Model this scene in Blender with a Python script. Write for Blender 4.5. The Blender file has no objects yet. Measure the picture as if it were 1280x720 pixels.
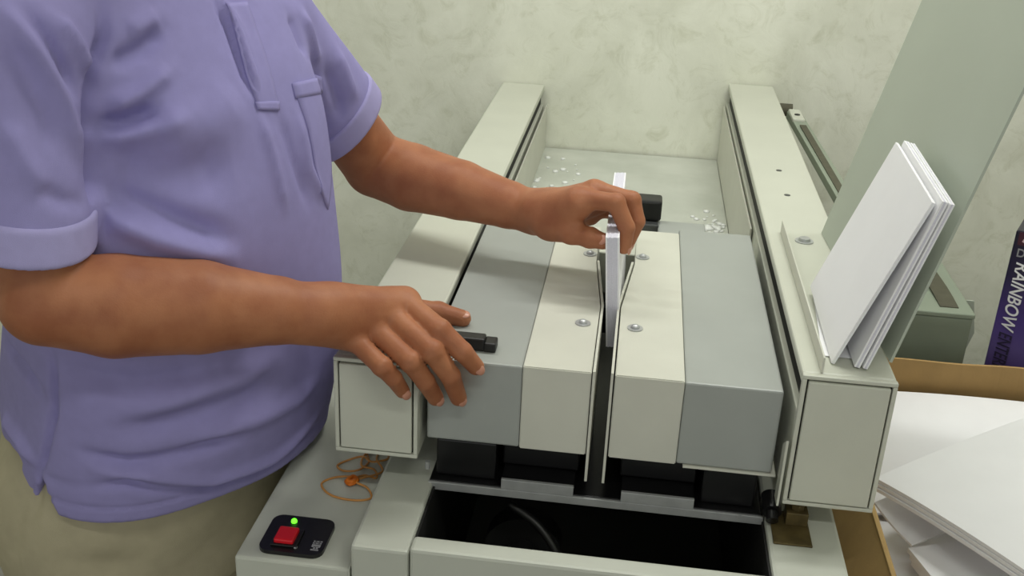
import bpy, bmesh, math, random
import numpy as np
from mathutils import Vector, Matrix

# ================================================================ camera, world, exposure
scn=bpy.context.scene
COL=scn.collection
cam_d=bpy.data.cameras.new('camera'); cam=bpy.data.objects.new('camera',cam_d); COL.objects.link(cam)
cam_d.sensor_width=36.0; cam_d.lens=37.97; cam_d.clip_start=0.02
cam.matrix_world=Matrix([[0.991047, -0.088303, 0.10014, 0.011776], [0.126949, 0.390977, -0.911604, -1.079492], [0.041345, 0.916155, 0.398686, 0.567787], [0, 0, 0, 1]])
scn.camera=cam
w=bpy.data.worlds.new('room_ambience'); scn.world=w; w.use_nodes=True
w.node_tree.nodes['Background'].inputs[0].default_value=(0.96,0.97,0.95,1)
w.node_tree.nodes['Background'].inputs[1].default_value=0.62
scn.view_settings.view_transform='Standard'; scn.view_settings.look='None'; scn.view_settings.gamma=1
scn.view_settings.use_curve_mapping=False
scn.view_settings.exposure=0.05
LAMP_POWER=23.0
FLOOR=-.93; WALL_Y=1.42

# ================================================================ helpers
def lin(c): return tuple((v/255/12.92 if v/255<=.04045 else ((v/255+.055)/1.055)**2.4) for v in c)
def mat(name,rgb,rough=.5,metal=0.,var=.06,scale=30.,bump=0.,bscale=400.,rgb2=None,spec=.5,sss=0.,bdist=.001):
    m=bpy.data.materials.new(name); m.use_nodes=True; nt=m.node_tree; b=nt.nodes['Principled BSDF']
    c=lin(rgb); c2=lin(rgb2) if rgb2 else tuple(v*(1-var) for v in c)
    tc=nt.nodes.new('ShaderNodeTexCoord'); n=nt.nodes.new('ShaderNodeTexNoise'); n.inputs['Scale'].default_value=scale; n.inputs['Detail'].default_value=6
    nt.links.new(tc.outputs['Object'],n.inputs['Vector'])
    r=nt.nodes.new('ShaderNodeValToRGB'); r.color_ramp.elements[0].position=.35; r.color_ramp.elements[1].position=.65
    r.color_ramp.elements[0].color=(*c2,1); r.color_ramp.elements[1].color=(*c,1)
    nt.links.new(n.outputs['Fac'],r.inputs['Fac']); nt.links.new(r.outputs['Color'],b.inputs['Base Color'])
    b.inputs['Roughness'].default_value=rough; b.inputs['Metallic'].default_value=metal; b.inputs['Specular IOR Level'].default_value=spec
    if sss: b.inputs['Subsurface Weight'].default_value=sss; b.inputs['Subsurface Radius'].default_value=(.012,.005,.003); b.inputs['Subsurface Scale'].default_value=.5
    if bump:
        n2=nt.nodes.new('ShaderNodeTexNoise'); n2.inputs['Scale'].default_value=bscale; n2.inputs['Detail'].default_value=3
        nt.links.new(tc.outputs['Object'],n2.inputs['Vector'])
        bp=nt.nodes.new('ShaderNodeBump'); bp.inputs['Strength'].default_value=bump; bp.inputs['Distance'].default_value=bdist
        nt.links.new(n2.outputs['Fac'],bp.inputs['Height']); nt.links.new(bp.outputs['Normal'],b.inputs['Normal'])
    return m
def emat(name,rgb,strength):
    m=bpy.data.materials.new(name); m.use_nodes=True; b=m.node_tree.nodes['Principled BSDF']
    b.inputs['Base Color'].default_value=(*lin(rgb),1); b.inputs['Emission Color'].default_value=(*lin(rgb),1); b.inputs['Emission Strength'].default_value=strength
    return m
def tag(o,label=None,cat=None,group=None,kind=None):
    if label: o['label']=label
    if cat: o['category']=cat
    if group: o['group']=group
    if kind: o['kind']=kind
    return o
def thing(name,label,cat,loc=(0,0,0),group=None):
    o=bpy.data.objects.new(name,None); COL.objects.link(o); o.location=loc; o.empty_display_size=.05
    return tag(o,label,cat,group)
def link(name,me,m,parent=None,smooth=False):
    o=bpy.data.objects.new(name,me); COL.objects.link(o)
    if m: me.materials.append(m)
    if smooth:
        for p in me.polygons: p.use_smooth=True
    if parent is not None:
        o.parent=parent
        L=Vector((0,0,0)); q=parent
        while q is not None: L+=q.location; q=q.parent
        o.location=-L
    return o
def obj(name,bm,m,parent=None,smooth=False):
    me=bpy.data.meshes.new(name); bmesh.ops.recalc_face_normals(bm,faces=bm.faces); bm.to_mesh(me); bm.free()
    return link(name,me,m,parent,smooth)
def raw(name,V,Q,m,parent=None,smooth=True):
    me=bpy.data.meshes.new(name); me.from_pydata([tuple(v) for v in np.asarray(V).tolist()],[],[tuple(q) for q in np.asarray(Q).tolist()]); me.update()
    return link(name,me,m,parent,smooth)
def bx(bm,x0,x1,y0,y1,z0,z1,bev=0.,seg=2,M=None):
    r=bmesh.ops.create_cube(bm,size=1); vs=r['verts']
    for v in vs: v.co=Vector((x0+(v.co.x+.5)*(x1-x0),y0+(v.co.y+.5)*(y1-y0),z0+(v.co.z+.5)*(z1-z0)))
    if bev:
        es=list({e for v in vs for e in v.link_edges})
        g=bmesh.ops.bevel(bm,geom=es,offset=bev,segments=seg,affect='EDGES',profile=.5); vs=list({v for f in g['faces'] for v in f.verts}|{v for v in vs if v.is_valid})
    if M is not None:
        for v in vs: v.co=M@v.co
    return vs
def box(name,x0,x1,y0,y1,z0,z1,m,parent=None,bev=.0015,seg=2):
    bm=bmesh.new(); bx(bm,x0,x1,y0,y1,z0,z1,bev,seg); return obj(name,bm,m,parent)
def boxes(name,L,m,parent=None,bev=.0015):
    bm=bmesh.new()
    for b in L: bx(bm,*b,bev)
    return obj(name,bm,m,parent)
def cyl(bm,a,b,r,n=24,r2=None):
    a=Vector(a); b=Vector(b); d=b-a
    q=d.to_track_quat('Z','Y').to_matrix().to_4x4(); q.translation=(a+b)/2
    return bmesh.ops.create_cone(bm,cap_ends=True,segments=n,radius1=r,radius2=r if r2 is None else r2,depth=d.length,matrix=q)['verts']
def prism(bm,pts,z0,z1):
    """vertical prism over a polygon of (x,y)"""
    lo=[bm.verts.new((x,y,z0)) for x,y in pts]; hi=[bm.verts.new((x,y,z1)) for x,y in pts]; n=len(pts)
    bm.faces.new(lo[::-1]); bm.faces.new(hi)
    for i in range(n): bm.faces.new((lo[i],lo[(i+1)%n],hi[(i+1)%n],hi[i]))
    return lo+hi
def rounded(x0,x1,y0,y1,r,n=5):
    P=[]
    for cx,cy,a0 in ((x1-r,y1-r,0),(x0+r,y1-r,90),(x0+r,y0+r,180),(x1-r,y0+r,270)):
        for i in range(n+1):
            a=math.radians(a0+90*i/n); P.append((cx+r*math.cos(a),cy+r*math.sin(a)))
    return P
def smoothpath(P,n=8,closed=False):
    P=[np.array(p,float) for p in P]; out=[]; N=len(P)
    for i in range(N if closed else N-1):
        p=[P[(i+k)%N] if closed else P[min(max(i+k,0),N-1)] for k in (-1,0,1,2)]
        for t in np.linspace(0,1,n,endpoint=False):
            out.append(.5*(2*p[1]+(p[2]-p[0])*t+(2*p[0]-5*p[1]+4*p[2]-p[3])*t*t+(3*p[1]-p[0]-3*p[2]+p[3])*t**3))
    if not closed: out.append(P[-1])
    return out
def tube(bm,P,r,n=8,closed=False):
    rings=[]; N=len(P)
    for i,p in enumerate(P):
        a=P[(i-1)%N] if closed or i>0 else p; b=P[(i+1)%N] if closed or i<N-1 else p
        d=Vector(b)-Vector(a); d.normalize(); u=d.cross(Vector((0,0,1)))
        if u.length<.01: u=d.cross(Vector((0,1,0)))
        u.normalize(); v=d.cross(u)
        rings.append([bm.verts.new(Vector(p)+r*(math.cos(2*math.pi*k/n)*u+math.sin(2*math.pi*k/n)*v)) for k in range(n)])
    for i in range(N if closed else N-1):
        A,B=rings[i],rings[(i+1)%N]
        for k in range(n): bm.faces.new((A[k],A[(k+1)%n],B[(k+1)%n],B[k]))
    if not closed: bm.faces.new(rings[0][::-1]); bm.faces.new(rings[-1])
def sheet(name,P0,A,B,f,t,m,parent=None,n=16):
    """a bent sheet of paper or board of thickness t"""
    bm=bmesh.new(); P0=Vector(P0); A=Vector(A); B=Vector(B); nn=A.cross(B).normalized()
    if nn.z<0: nn=-nn
    G=[[[bm.verts.new(P0+A*(i/n)+B*(j/n)+nn*(f(i/n,j/n)-s*t)) for j in range(n+1)] for i in range(n+1)] for s in (0,1)]
    for s in (0,1):
        for i in range(n):
            for j in range(n): bm.faces.new((G[s][i][j],G[s][i+1][j],G[s][i+1][j+1],G[s][i][j+1]))
    for k in range(n):
        for q in ((G[0][k][0],G[0][k+1][0],G[1][k+1][0],G[1][k][0]),(G[0][k][n],G[0][k+1][n],G[1][k+1][n],G[1][k][n]),
                  (G[0][0][k],G[0][0][k+1],G[1][0][k+1],G[1][0][k]),(G[0][n][k],G[0][n][k+1],G[1][n][k+1],G[1][n][k])): bm.faces.new(q)
    o=obj(name,bm,m,parent)
    for p in o.data.polygons: p.use_smooth=False
    return o
def text(name,s,size,M,m,parent,depth=.0004,shear=0.,sx=1.):
    cu=bpy.data.curves.new(name,'FONT'); cu.body=s; cu.size=size; cu.extrude=depth; cu.shear=shear; cu.offset=size*.012
    t=bpy.data.objects.new(name,cu); COL.objects.link(t)
    dg=bpy.context.evaluated_depsgraph_get(); me=bpy.data.meshes.new_from_object(t.evaluated_get(dg)); bpy.data.objects.remove(t)
    me.transform(Matrix.Diagonal((sx,1,1,1))); me.transform(M)
    return link(name,me,m,parent)

# ================================================================ materials
M_cream=mat('machine_paint_cream',(205,205,192),.42,0,.05,14,.12,900)
M_grey=mat('machine_paint_grey',(160,164,159),.40,0,.06,10,.12,900)
M_rail=mat('machine_paint_rail',(200,202,188),.42,0,.05,8,.12,900)
M_base=mat('machine_paint_base',(192,195,183),.42,0,.06,7,.12,900)
M_panel=mat('support_panel_paint',(178,186,172),.5,0,.04,6,.05,600)
M_black=mat('black_enamel',(14,14,16),.35,0,.3,40,.1,300)
M_dark=mat('dark_parts_cavity_shade',(22,22,22),.7,0,.3,20)  # shade of openings and gaps put into the colour; also the dark wheel
M_rubber=mat('black_rubber',(24,24,23),.45,0,.2,60)
M_steel=mat('brushed_steel',(186,188,188),.38,.45,.12,50,.1,500)
M_zinc=mat('zinc_tray',(208,211,202),.36,.15,.22,9,.5,30,rgb2=(192,196,186),bdist=.003)
M_brass=mat('tarnished_brass',(104,90,54),.5,.4,.4,60)
M_white=mat('paper_white',(243,243,245),.75,0,.02,20,.05,700)
M_page=mat('page_edges',(222,221,232),.85,0,.10,900)
M_card=mat('cardboard',(190,158,104),.85,0,.10,25,.15,300)
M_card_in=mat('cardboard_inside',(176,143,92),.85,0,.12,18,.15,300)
M_red=mat('red_plastic',(214,20,36),.35,0,.05,30)
M_led=emat('green_led',(90,220,40),2.5)
M_print=mat('grey_print',(150,150,155),.6)
M_band=mat('orange_rubber',(212,150,80),.5,0,.1,200)
M_bandk=mat('deep_orange_rubber',(226,120,20),.5,0,.1,200)
M_shirt=mat('lavender_cotton',(150,144,194),.88,0,.05,60,.35,1500,spec=.15,bdist=.0006)
M_rib=mat('lavender_rib_knit',(166,160,205),.9,0,.05,60,.35,1500,spec=.15,bdist=.0006)
M_khaki=mat('khaki_twill',(176,168,141),.9,0,.08,40,.3,1200,spec=.15)
M_skin=mat('skin',(172,114,80),.5,0,.2,26,.3,520,rgb2=(154,96,66),spec=.3,sss=.12,bdist=.0008)
M_nail=mat('fingernail',(196,140,118),.32,0,.05,60)
M_hair=mat('black_hair',(24,22,22),.6,0,.3,300,.6,600)
M_eye=mat('eye',(230,226,220),.2); M_shoe=mat('shoe_leather',(40,32,28),.45,0,.2,40)
M_table=mat('table_laminate',(150,140,120),.5,0,.08,12); M_leg=mat('table_steel',(90,92,92),.4,.6)
M_greybox=mat('grey_green_paint',(140,150,133),.55,0,.07,9,.1,500)
M_strap=mat('dark_strap',(86,84,68),.8,0,.15,60)
M_lampbody=mat('lamp_white',(235,235,230),.5)

def wall_material():
    m=bpy.data.materials.new('mottled_wall'); m.use_nodes=True; nt=m.node_tree; b=nt.nodes['Principled BSDF']; N=nt.nodes.new; L=nt.links.new
    tc=N('ShaderNodeTexCoord')
    n1=N('ShaderNodeTexNoise'); n1.inputs['Scale'].default_value=5.5; n1.inputs['Detail'].default_value=9; n1.inputs['Roughness'].default_value=.62; n1.inputs['Distortion'].default_value=.6
    L(tc.outputs['Object'],n1.inputs['Vector'])
    r1=N('ShaderNodeValToRGB'); e=r1.color_ramp.elements; e[0].position=.30; e[0].color=(*lin((218,220,203)),1); e[1].position=.62; e[1].color=(*lin((236,238,223)),1)
    L(n1.outputs['Fac'],r1.inputs['Fac'])
    n2=N('ShaderNodeTexNoise'); n2.inputs['Scale'].default_value=16; n2.inputs['Detail'].default_value=8; n2.inputs['Roughness'].default_value=.7; n2.inputs['Distortion'].default_value=1.2
    L(tc.outputs['Object'],n2.inputs['Vector'])
    r2=N('ShaderNodeValToRGB'); e=r2.color_ramp.elements; e[0].position=.30; e[0].color=(.80,.80,.74,1); e[1].position=.48; e[1].color=(1,1,1,1)
    L(n2.outputs['Fac'],r2.inputs['Fac'])
    mx=N('ShaderNodeMixRGB'); mx.blend_type='MULTIPLY'; mx.inputs[0].default_value=.75; L(r1.outputs[0],mx.inputs[1]); L(r2.outputs[0],mx.inputs[2])
    L(mx.outputs[0],b.inputs['Base Color']); b.inputs['Roughness'].default_value=.75
    bp=N('ShaderNodeBump'); bp.inputs['Strength'].default_value=.25; bp.inputs['Distance'].default_value=.004; L(n2.outputs['Fac'],bp.inputs['Height']); L(bp.outputs['Normal'],b.inputs['Normal'])
    return m
M_wall=wall_material()
M_floor=mat('cement_floor',(140,138,130),.6,0,.15,4,.1,60); M_ceil=mat('ceiling_paint',(222,222,214),.8)

# ================================================================ the room
def struct(name,*a):
    o=box(name,*a[:6],a[6],None,0); o['kind']='structure'; return o
struct('wall_back',-2.6,2.4,WALL_Y,WALL_Y+.1,FLOOR,1.75,M_wall)
struct('wall_left',-2.7,-2.6,-2.6,WALL_Y+.1,FLOOR,1.75,M_wall)
struct('wall_right',2.4,2.5,-2.6,WALL_Y+.1,FLOOR,1.75,M_wall)
struct('floor',-2.7,2.5,-2.6,WALL_Y+.1,FLOOR-.1,FLOOR,M_floor)
struct('ceiling',-2.7,2.5,-2.6,WALL_Y+.1,1.75,1.85,M_ceil)
def lamp(label,x,y,rz,power):
    t=thing('ceiling_lamp',label,'lamp',(x,y,1.75),'fluorescent ceiling lamps'); t.rotation_euler=(0,0,rz)
    def p(name,bm,m):
        me=bpy.data.meshes.new(name); bmesh.ops.recalc_face_normals(bm,faces=bm.faces); bm.to_mesh(me); bm.free(); o=bpy.data.objects.new(name,me); COL.objects.link(o); me.materials.append(m); o.parent=t; return o
    bm=bmesh.new(); bx(bm,-.62,.62,-.05,.05,-.06,-.001,.006); p('housing',bm,M_lampbody)
    bm=bmesh.new(); cyl(bm,(-.58,0,-.085),(.58,0,-.085),.014,20); p('tube',bm,emat('tube_glow',(240,250,240),6))
    for s in (-.59,.59):
        bm=bmesh.new(); bx(bm,s-.012,s+.012,-.02,.02,-.105,-.05,.003); p('socket',bm,M_lampbody)
    l=bpy.data.lights.new('tube_light','AREA'); l.shape='RECTANGLE'; l.size=1.16; l.size_y=.10; l.energy=power; l.color=(1.0,.995,.955)
    o=bpy.data.objects.new('tube_light',l); COL.objects.link(o); o.parent=t; o.location=(0,0,-.11)
lamp('fluorescent tube lamp on the ceiling above the machine',.50,.50,0,LAMP_POWER*.74)
lamp('added fluorescent tube lamp on the ceiling behind the person, brightening the left wall',-.95,.62,0,LAMP_POWER*.40)  # extra unseen lamp, added to brighten the left wall and the man's back
lamp('fluorescent tube lamp on the ceiling nearer the camera',.2,-1.2,0,LAMP_POWER*.34)

# ================================================================ the binding machine
mc=thing('binding_machine','cream and grey book binding machine with two long rails and a central clamp','binding machine',(0,.5,FLOOR))
# base
boxes('side_frame',[(-.256,-.1915,-.14,1.41,FLOOR,-.165)],M_base,mc,.004)
boxes('side_frame',[(.2005,.283,-.14,1.41,FLOOR,-.165)],M_base,mc,.004)
boxes('front_panel',[(-.190,.199,-.141,-.115,FLOOR,-.160)],M_base,mc,.004)
box('inner_floor',-.19,.2,-.114,.56,-.46,-.44,M_dark,mc,0)  # floor and walls of the opening carry its shade as near-black colour
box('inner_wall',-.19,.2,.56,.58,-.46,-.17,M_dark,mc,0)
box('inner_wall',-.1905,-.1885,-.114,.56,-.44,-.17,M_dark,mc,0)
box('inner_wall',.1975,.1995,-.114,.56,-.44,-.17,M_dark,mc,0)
bm=bmesh.new(); cyl(bm,(-.085,.06,-.30),(-.085,.09,-.30),.05,32); cyl(bm,(-.085,.05,-.30),(-.085,.06,-.30),.02,24); obj('drive_wheel',bm,M_dark,mc)
bm=bmesh.new(); tube(bm,smoothpath([(-.10,.02,-.20),(-.06,.0,-.215),(-.03,-.02,-.25),(-.015,-.03,-.30),(-.01,-.03,-.38),(-.01,-.03,-.44)]),.005); obj('cable',bm,M_rubber,mc,True)
# side deck with the switch
boxes('side_deck',[(-.390,-.258,-.137,.62,FLOOR,-.2)],M_base,mc,.003)
deck=boxes('deck_edge_strip',[(-.2595,-.2575,-.139,.60,-.21,-.1985)],M_base,mc,.0004)
bm=bmesh.new(); cyl(bm,(-.2605,-.125,-.204),(-.2655,-.125,-.204),.003,12); obj('deck_screw',bm,M_steel,mc)
cp=obj('switch_plate',(lambda b:(prism(b,rounded(-.368,-.294,-.126,-.058,.012),-.2005,-.195),b)[1])(bmesh.new()),M_black,mc)
cp['label']='black switch plate with rounded corners'
sw=box('rocker_switch',-.352,-.329,-.115,-.089,-.195,-.187,M_red,cp,.002); sw['label']='red rocker switch'
box('switch_bezel',-.355,-.324,-.118,-.086,-.1955,-.192,M_black,cp,.001)
bm=bmesh.new(); bmesh.ops.create_uvsphere(bm,u_segments=16,v_segments=10,radius=.0036,matrix=Matrix.Translation((-.342,-.070,-.194))); l=obj('indicator_light',bm,M_led,cp,True); l['label']='glowing green indicator light'
bm=bmesh.new(); bmesh.ops.create_uvsphere(bm,u_segments=12,v_segments=8,radius=.0025,matrix=Matrix.Translation((-.326,-.116,-.1945))); obj('plate_screw',bm,M_steel,cp,True)
bm=bmesh.new()
for x,y,sx,sy in ((-.304,-.101,.0050,.0011),(-.304,-.1045,.0050,.0011),(-.3062,-.1027,.001,.0025),(-.3018,-.1027,.001,.0025),(-.304,-.108,.0050,.0011),(-.304,-.1105,.0050,.0011),(-.305,-.1135,.0011,.003),(-.302,-.1135,.0011,.003),(-.304,-.1165,.0045,.0011)):
    bx(bm,x-sx,x+sx,y-sy,y+sy,-.1951,-.1947)
obj('plate_marking',bm,M_print,cp)
# rails
def rail(s,xi,xo,zt,zb,name_lbl):
    """xi: inner side, xo: outer side, s=+1 for the rail whose outer side is +x"""
    def X(a,b): return (min(a,b),max(a,b))
    y0,y1=-.012,1.415
    bm=bmesh.new()
    bx(bm,*X(xi,xo),y0,y1,zt-.014,zt,.003)                       # top
    bx(bm,*X(xi+s*.022,xo),y0,y1,zb,zt-.0135,.0015)              # body
    bx(bm,*X(xi,xi+s*.0215),y0,y1,zb,zt-.046,.0015)              # lower inner flange
    r=obj('guide_rail',bm,M_rail,mc); r['label']=name_lbl
    box('slot_shade_bar',*X(xi+s*.007,xi+s*.0215),y0+.002,y1-.003,zt-.0458,zt-.0142,M_dark,r,0)  # near-black filler, paints the shade inside the rail slot
    # end of the rail: rim, cover plate, and a dark backing that paints the gap's shade
    g=.0026; e=.005
    a,b=X(xi,xo)
    boxes('end_rim',[(a,b,-.020,-.0121,zt-e,zt),(a,b,-.020,-.0121,zb,zb+e),(a,a+e,-.020,-.0121,zb+e,zt-e),(b-e,b,-.020,-.0121,zb+e,zt-e)],M_rail,r,.0012)
    box('end_backing',a+e,b-e,-.0145,-.0122,zb+e,zt-e,M_dark,r,0)
    box('end_cover',a+e+.0018,b-e-.0018,-.0215,-.0146,zb+e+.0018,zt-e-.0018,M_rail,r,.0015)
    for z in (zt-.012,zb+.03):
        bm=bmesh.new(); cyl(bm,(xo-s*.001,.0,z),(xo+s*.004,.0,z),.0035,12,.002); obj('side_screw',bm,M_steel,r)
    for y in (.35,1.25): box('rail_support',*X(xi+s*.03,xo-s*.02),y,y+.06,-.1995 if s<0 else -.165,zb+.0005,M_base,r,.001)
    return r
rl=rail(-1,-.207,-.305,0.,-.124,'long cream rail under the hands, away from the leaning booklets')
rr=rail(1,.214,.314,.033,-.132,'long cream rail carrying the leaning booklets')
# holder on the second rail
pl=boxes('holder_lip',[(.2335,.2357,-.012,.43,.0335,.052)],M_cream,rr,.0006)
sheet('book_support_panel',(.313,.030,.034),(-.020,.41,0),(.116,0,.49),lambda u,v:0,.003,M_panel,rr,1)['label']='tall pale grey sheet metal panel leaning outward'
for x,y in ((.262,.745),(.262,.61)):
    bm=bmesh.new(); cyl(bm,(x,y,.032),(x,y,.0336),.005,14); obj('rail_plug',bm,M_leg,rr)
bm=bmesh.new(); cyl(bm,(.264,.40,.033),(.264,.40,.0345),.013,24); cyl(bm,(.264,.40,.0345),(.264,.40,.0385),.009,20,.0075); obj('rail_bolt',bm,M_steel,rr,False)
# linkage beside the second rail
bm=bmesh.new()
def bar(bm,a,b,wd,th,bev=.001):
    a=Vector(a); b=Vector(b); d=(b-a); L=d.length; d.normalize(); u=Vector((0,0,1)).cross(d).normalized(); n=d.cross(u)
    Mx=Matrix((( *[0]*4,),)*4); Mx=Matrix(((d.x,u.x,n.x,a.x),(d.y,u.y,n.y,a.y),(d.z,u.z,n.z,a.z),(0,0,0,1)))
    bx(bm,0,L,-wd/2,wd/2,-th/2,th/2,bev,2,Mx)
bar(bm,(.352,1.30,-.002),(.383,.62,-.012),.030,.016); lk=obj('linkage_arm',bm,M_greybox,mc)
bm=bmesh.new(); bar(bm,(.357,1.18,.0065),(.381,.63,-.0035),.013,.002,0); obj('arm_groove',bm,M_strap,lk)
bm=bmesh.new(); bar(bm,(.352,1.30,.0065),(.353,1.215,.0055),.026,.010,.003); obj('arm_head',bm,M_rail,lk)
bm=bmesh.new(); cyl(bm,(.3525,1.25,.0105),(.3525,1.25,.0125),.006,16); obj('pivot_hole',bm,M_black,lk)
bm=bmesh.new(); cyl(bm,(.317,1.335,.0),(.352,1.335,.0),.014,18); obj('pivot_bolt',bm,M_strap,lk)
# side flange and brass fitting by the second rail
bm=bmesh.new(); vs=prism(bm,[(-.13,0),(-.045,0),(-.06,.02),(-.13,.02)],0,.0025)
for v in vs: v.co=Vector((.2065+v.co.z,-.028+v.co.y,v.co.x))
obj('side_flange',bm,M_rail,mc)
br=box('brass_plate',.206,.249,-.052,.012,-.1648,-.1625,M_brass,mc,.0006)
bm=bmesh.new(); bx(bm,.222,.247,-.016,.006,-.1625,-.146,.001); cyl(bm,(.235,-.004,-.146),(.235,-.004,-.138),.008,6); obj('brass_block',bm,M_brass,br)
bm=bmesh.new(); cyl(bm,(.206,-.012,-.150),(.206,.012,-.143),.011,20); cyl(bm,(.206,-.022,-.155),(.206,-.012,-.150),.007,16); obj('adjusting_knob',bm,M_black,mc)
# glue table under the clamp
gt=boxes('glue_table',[(-.196,.196,.0,.45,-.1745,-.163)],M_black,mc,.001)
gs=box('table_edge',-.197,.199,-.004,-.0002,-.1745,-.164,M_steel,gt,.0006)
bm=bmesh.new(); cyl(bm,(.172,-.006,-.168),(.172,-.004,-.168),.0045,14,.004); obj('edge_screw',bm,M_steel,gt)
for a,b in ((-.109,-.023),(.033,.118)):
    box('slide_plate',a,b,.0005,.25,-.1628,-.150,M_black,gt,.0005); box('plate_edge',a,b,-.0042,.0003,-.1638,-.150,M_steel,gt,.0005)
for a,b in ((-.190,-.118),(.126,.188)): box('side_block',a,b,.012,.30,-.1628,-.113,M_black,gt,.002)
for a,b in ((-.112,-.020),(.030,.120)): box('jaw_block',a,b,.030,.30,-.1498,-.1075,M_black,gt,.002)
bm=bmesh.new(); cyl(bm,(-.199,.003,-.150),(-.199,.003,-.140),.003,10); obj('table_pin',bm,M_steel,gt)
# clamp carriage
cc=boxes('clamp_carriage',[(-.200,-.0905,.0,.50,-.106,0.),(.0920,.2005,.0,.50,-.106,0.),(-.0905,-.0265,.02,.49,-.1045,-.004),(.0285,.0920,.02,.49,-.1045,-.004)],M_grey,mc,.0025)
cc['label']='wide grey clamp block with a slot in the middle'
def cover(name,pts,zs):
    bm=bmesh.new(); prism(bm,pts,-.1065,.0015); es=[e for e in bm.edges]
    bmesh.ops.bevel(bm,geom=es,offset=.0012,segments=2,affect='EDGES'); return obj(name,bm,M_cream,cc)
cover('jaw_cover',[(-.090,-.0015),(-.0125,-.0015),(-.0125,.182),(-.0262,.333),(-.0262,.477),(-.090,.477)],0)
cover('jaw_cover',[(.0915,-.0015),(.0915,.477),(.0280,.477),(.0280,.338),(.0140,.182),(.0140,-.0015)],0)
def gplate(path,th):
    bm=bmesh.new(); n=len(path); pts=[(x,y) for x,y in path]+[(x+th,y) for x,y in reversed(path)]
    prism(bm,pts,-.141,.004); return obj('guide_plate',bm,M_cream,cc)
gplate([(-.0112,-.003),(-.0112,.182),(-.0248,.333)],.0030)
gplate([(.0092,-.003),(.0092,.184),(.0232,.338)],.0030)
for x,y in ((-.031,.126),(.033,.125),(-.0365,.360),(.0385,.364)):
    bm=bmesh.new(); cyl(bm,(x,y,.0014),(x,y,.0030),.0095,24); bmesh.ops.create_uvsphere(bm,u_segments=16,v_segments=8,radius=.0055,matrix=Matrix.Translation((x,y,.0034))@Matrix.Diagonal((1,1,.75,1))); obj('dome_screw',bm,M_steel,cc)
lv=boxes('clamp_lever',[(-.192,-.139,.027,.045,.0002,.016)],M_rubber,mc,.002)
box('lever_tip',-.1395,-.1255,.026,.047,.0002,.012,M_rubber,lv,.002)
box('bottom_lip',.100,.2055,-.002,.06,-.1095,-.1066,M_cream,cc,.0005)
# things behind the clamp: tray, bracket, rear lever
tr=boxes('rear_tray',[(-.200,.208,.585,1.414,-.153,-.150)],M_zinc,mc,.0005)
box('tray_side',-.2005,-.1975,.585,1.414,-.1495,-.045,M_cream,tr,.0005)
box('tray_side',.2085,.2115,.585,1.414,-.1495,-.020,M_cream,tr,.0005)
box('rear_bracket',.062,.139,.515,.62,-.10,-.030,M_grey,tr,.003)
box('rear_plate',-.09,.19,.505,.58,-.12,-.05,M_rail,tr,.002)
bm=bmesh.new(); cyl(bm,(.066,.74,-.096),(.19,.74,-.10),.0016,8); obj('tray_wire',bm,M_strap,tr,True)
rl2=boxes('rear_lever',[(.012,.066,.60,.64,-.026,.008)],M_rubber,tr,.004)
box('lever_foot',.020,.063,.585,.635,-.044,-.027,M_leg,tr,.002)
random.seed(4)
bm=bmesh.new()                                                    # dried glue strings on the tray
for c,n,s in (((.180,.93),46,.026),((-.165,1.25),16,.04),((-.16,1.0),10,.05)):
    for i in range(n):
        x=c[0]+random.gauss(0,s*.6); y=c[1]+random.gauss(0,s*1.6); x=min(max(x,-.19),.20); r=random.uniform(.002,.007)
        bmesh.ops.create_icosphere(bm,subdivisions=1,radius=r,matrix=Matrix.Translation((x,y,-.149))@Matrix.Diagonal((1.3,1.6,.45,1)))
g=obj('glue_flakes',bm,mat('dried_glue',(244,246,244),.3,0,.02,50),tr,True); g['kind']='stuff'

# ================================================================ papers and books
def pad(name,label,x0,x1,y0,y1,z0,z1,n,M,group=None,cat='book'):
    t=thing(name,label,cat,M@Vector(((x0+x1)/2,(y0+y1)/2,z0)),group)
    random.seed(len(label)); w=(x1-x0)/n
    for i in range(n):
        bm=bmesh.new(); j=random.uniform(-.0003,.0003); bx(bm,x0+i*w,x0+(i+1)*w-.00008,y0+j,y1+j,z0+j*.4+.0004,z1+j,.0002,1,M); obj('page_section',bm,M_white if i in(0,n-1) else M_page,t)
    return t
pad('book','white unbound book block gripped in the clamp slot by the hand',-.0085,.0085,.172,.445,-.05,.100,8,Matrix.Translation((.0035,0,0))@Matrix.Rotation(math.radians(-4.5),4,'Y'))
def lean(bx0,bz,ang,yaw,y0): return Matrix.Translation((bx0,y0,bz))@Matrix.Rotation(math.radians(yaw),4,'Z')@Matrix.Rotation(math.radians(2.6),4,'X')@Matrix.Rotation(math.radians(ang),4,'Y')
pad('booklet','white booklet at the front of the leaning group, its blank cover facing the clamp',0,.004,0,.196,0,.207,2,lean(.2470,.0345,19.4,0,.012),'booklets leaning on the support panel','booklet')
pad('booklet','middle white booklet leaning between the front booklet and the grey panel',0,.0065,0,.197,0,.205,3,lean(.2705,.0358,15.0,0,.006),'booklets leaning on the support panel','booklet')
pad('booklet','rearmost white booklet resting directly on the leaning grey panel',0,.0055,0,.197,0,.203,3,lean(.2795,.0358,14.6,0,.004),'booklets leaning on the support panel','booklet')
tag(sheet('paper_sheet',(.240,.03,.0345),(.012,.18,0),(.040,0,0),lambda u,v:.0006*math.sin(3*u),.0006,M_white,None,4),'loose white paper strip lying on the rail under the leaning booklets','paper')

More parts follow.
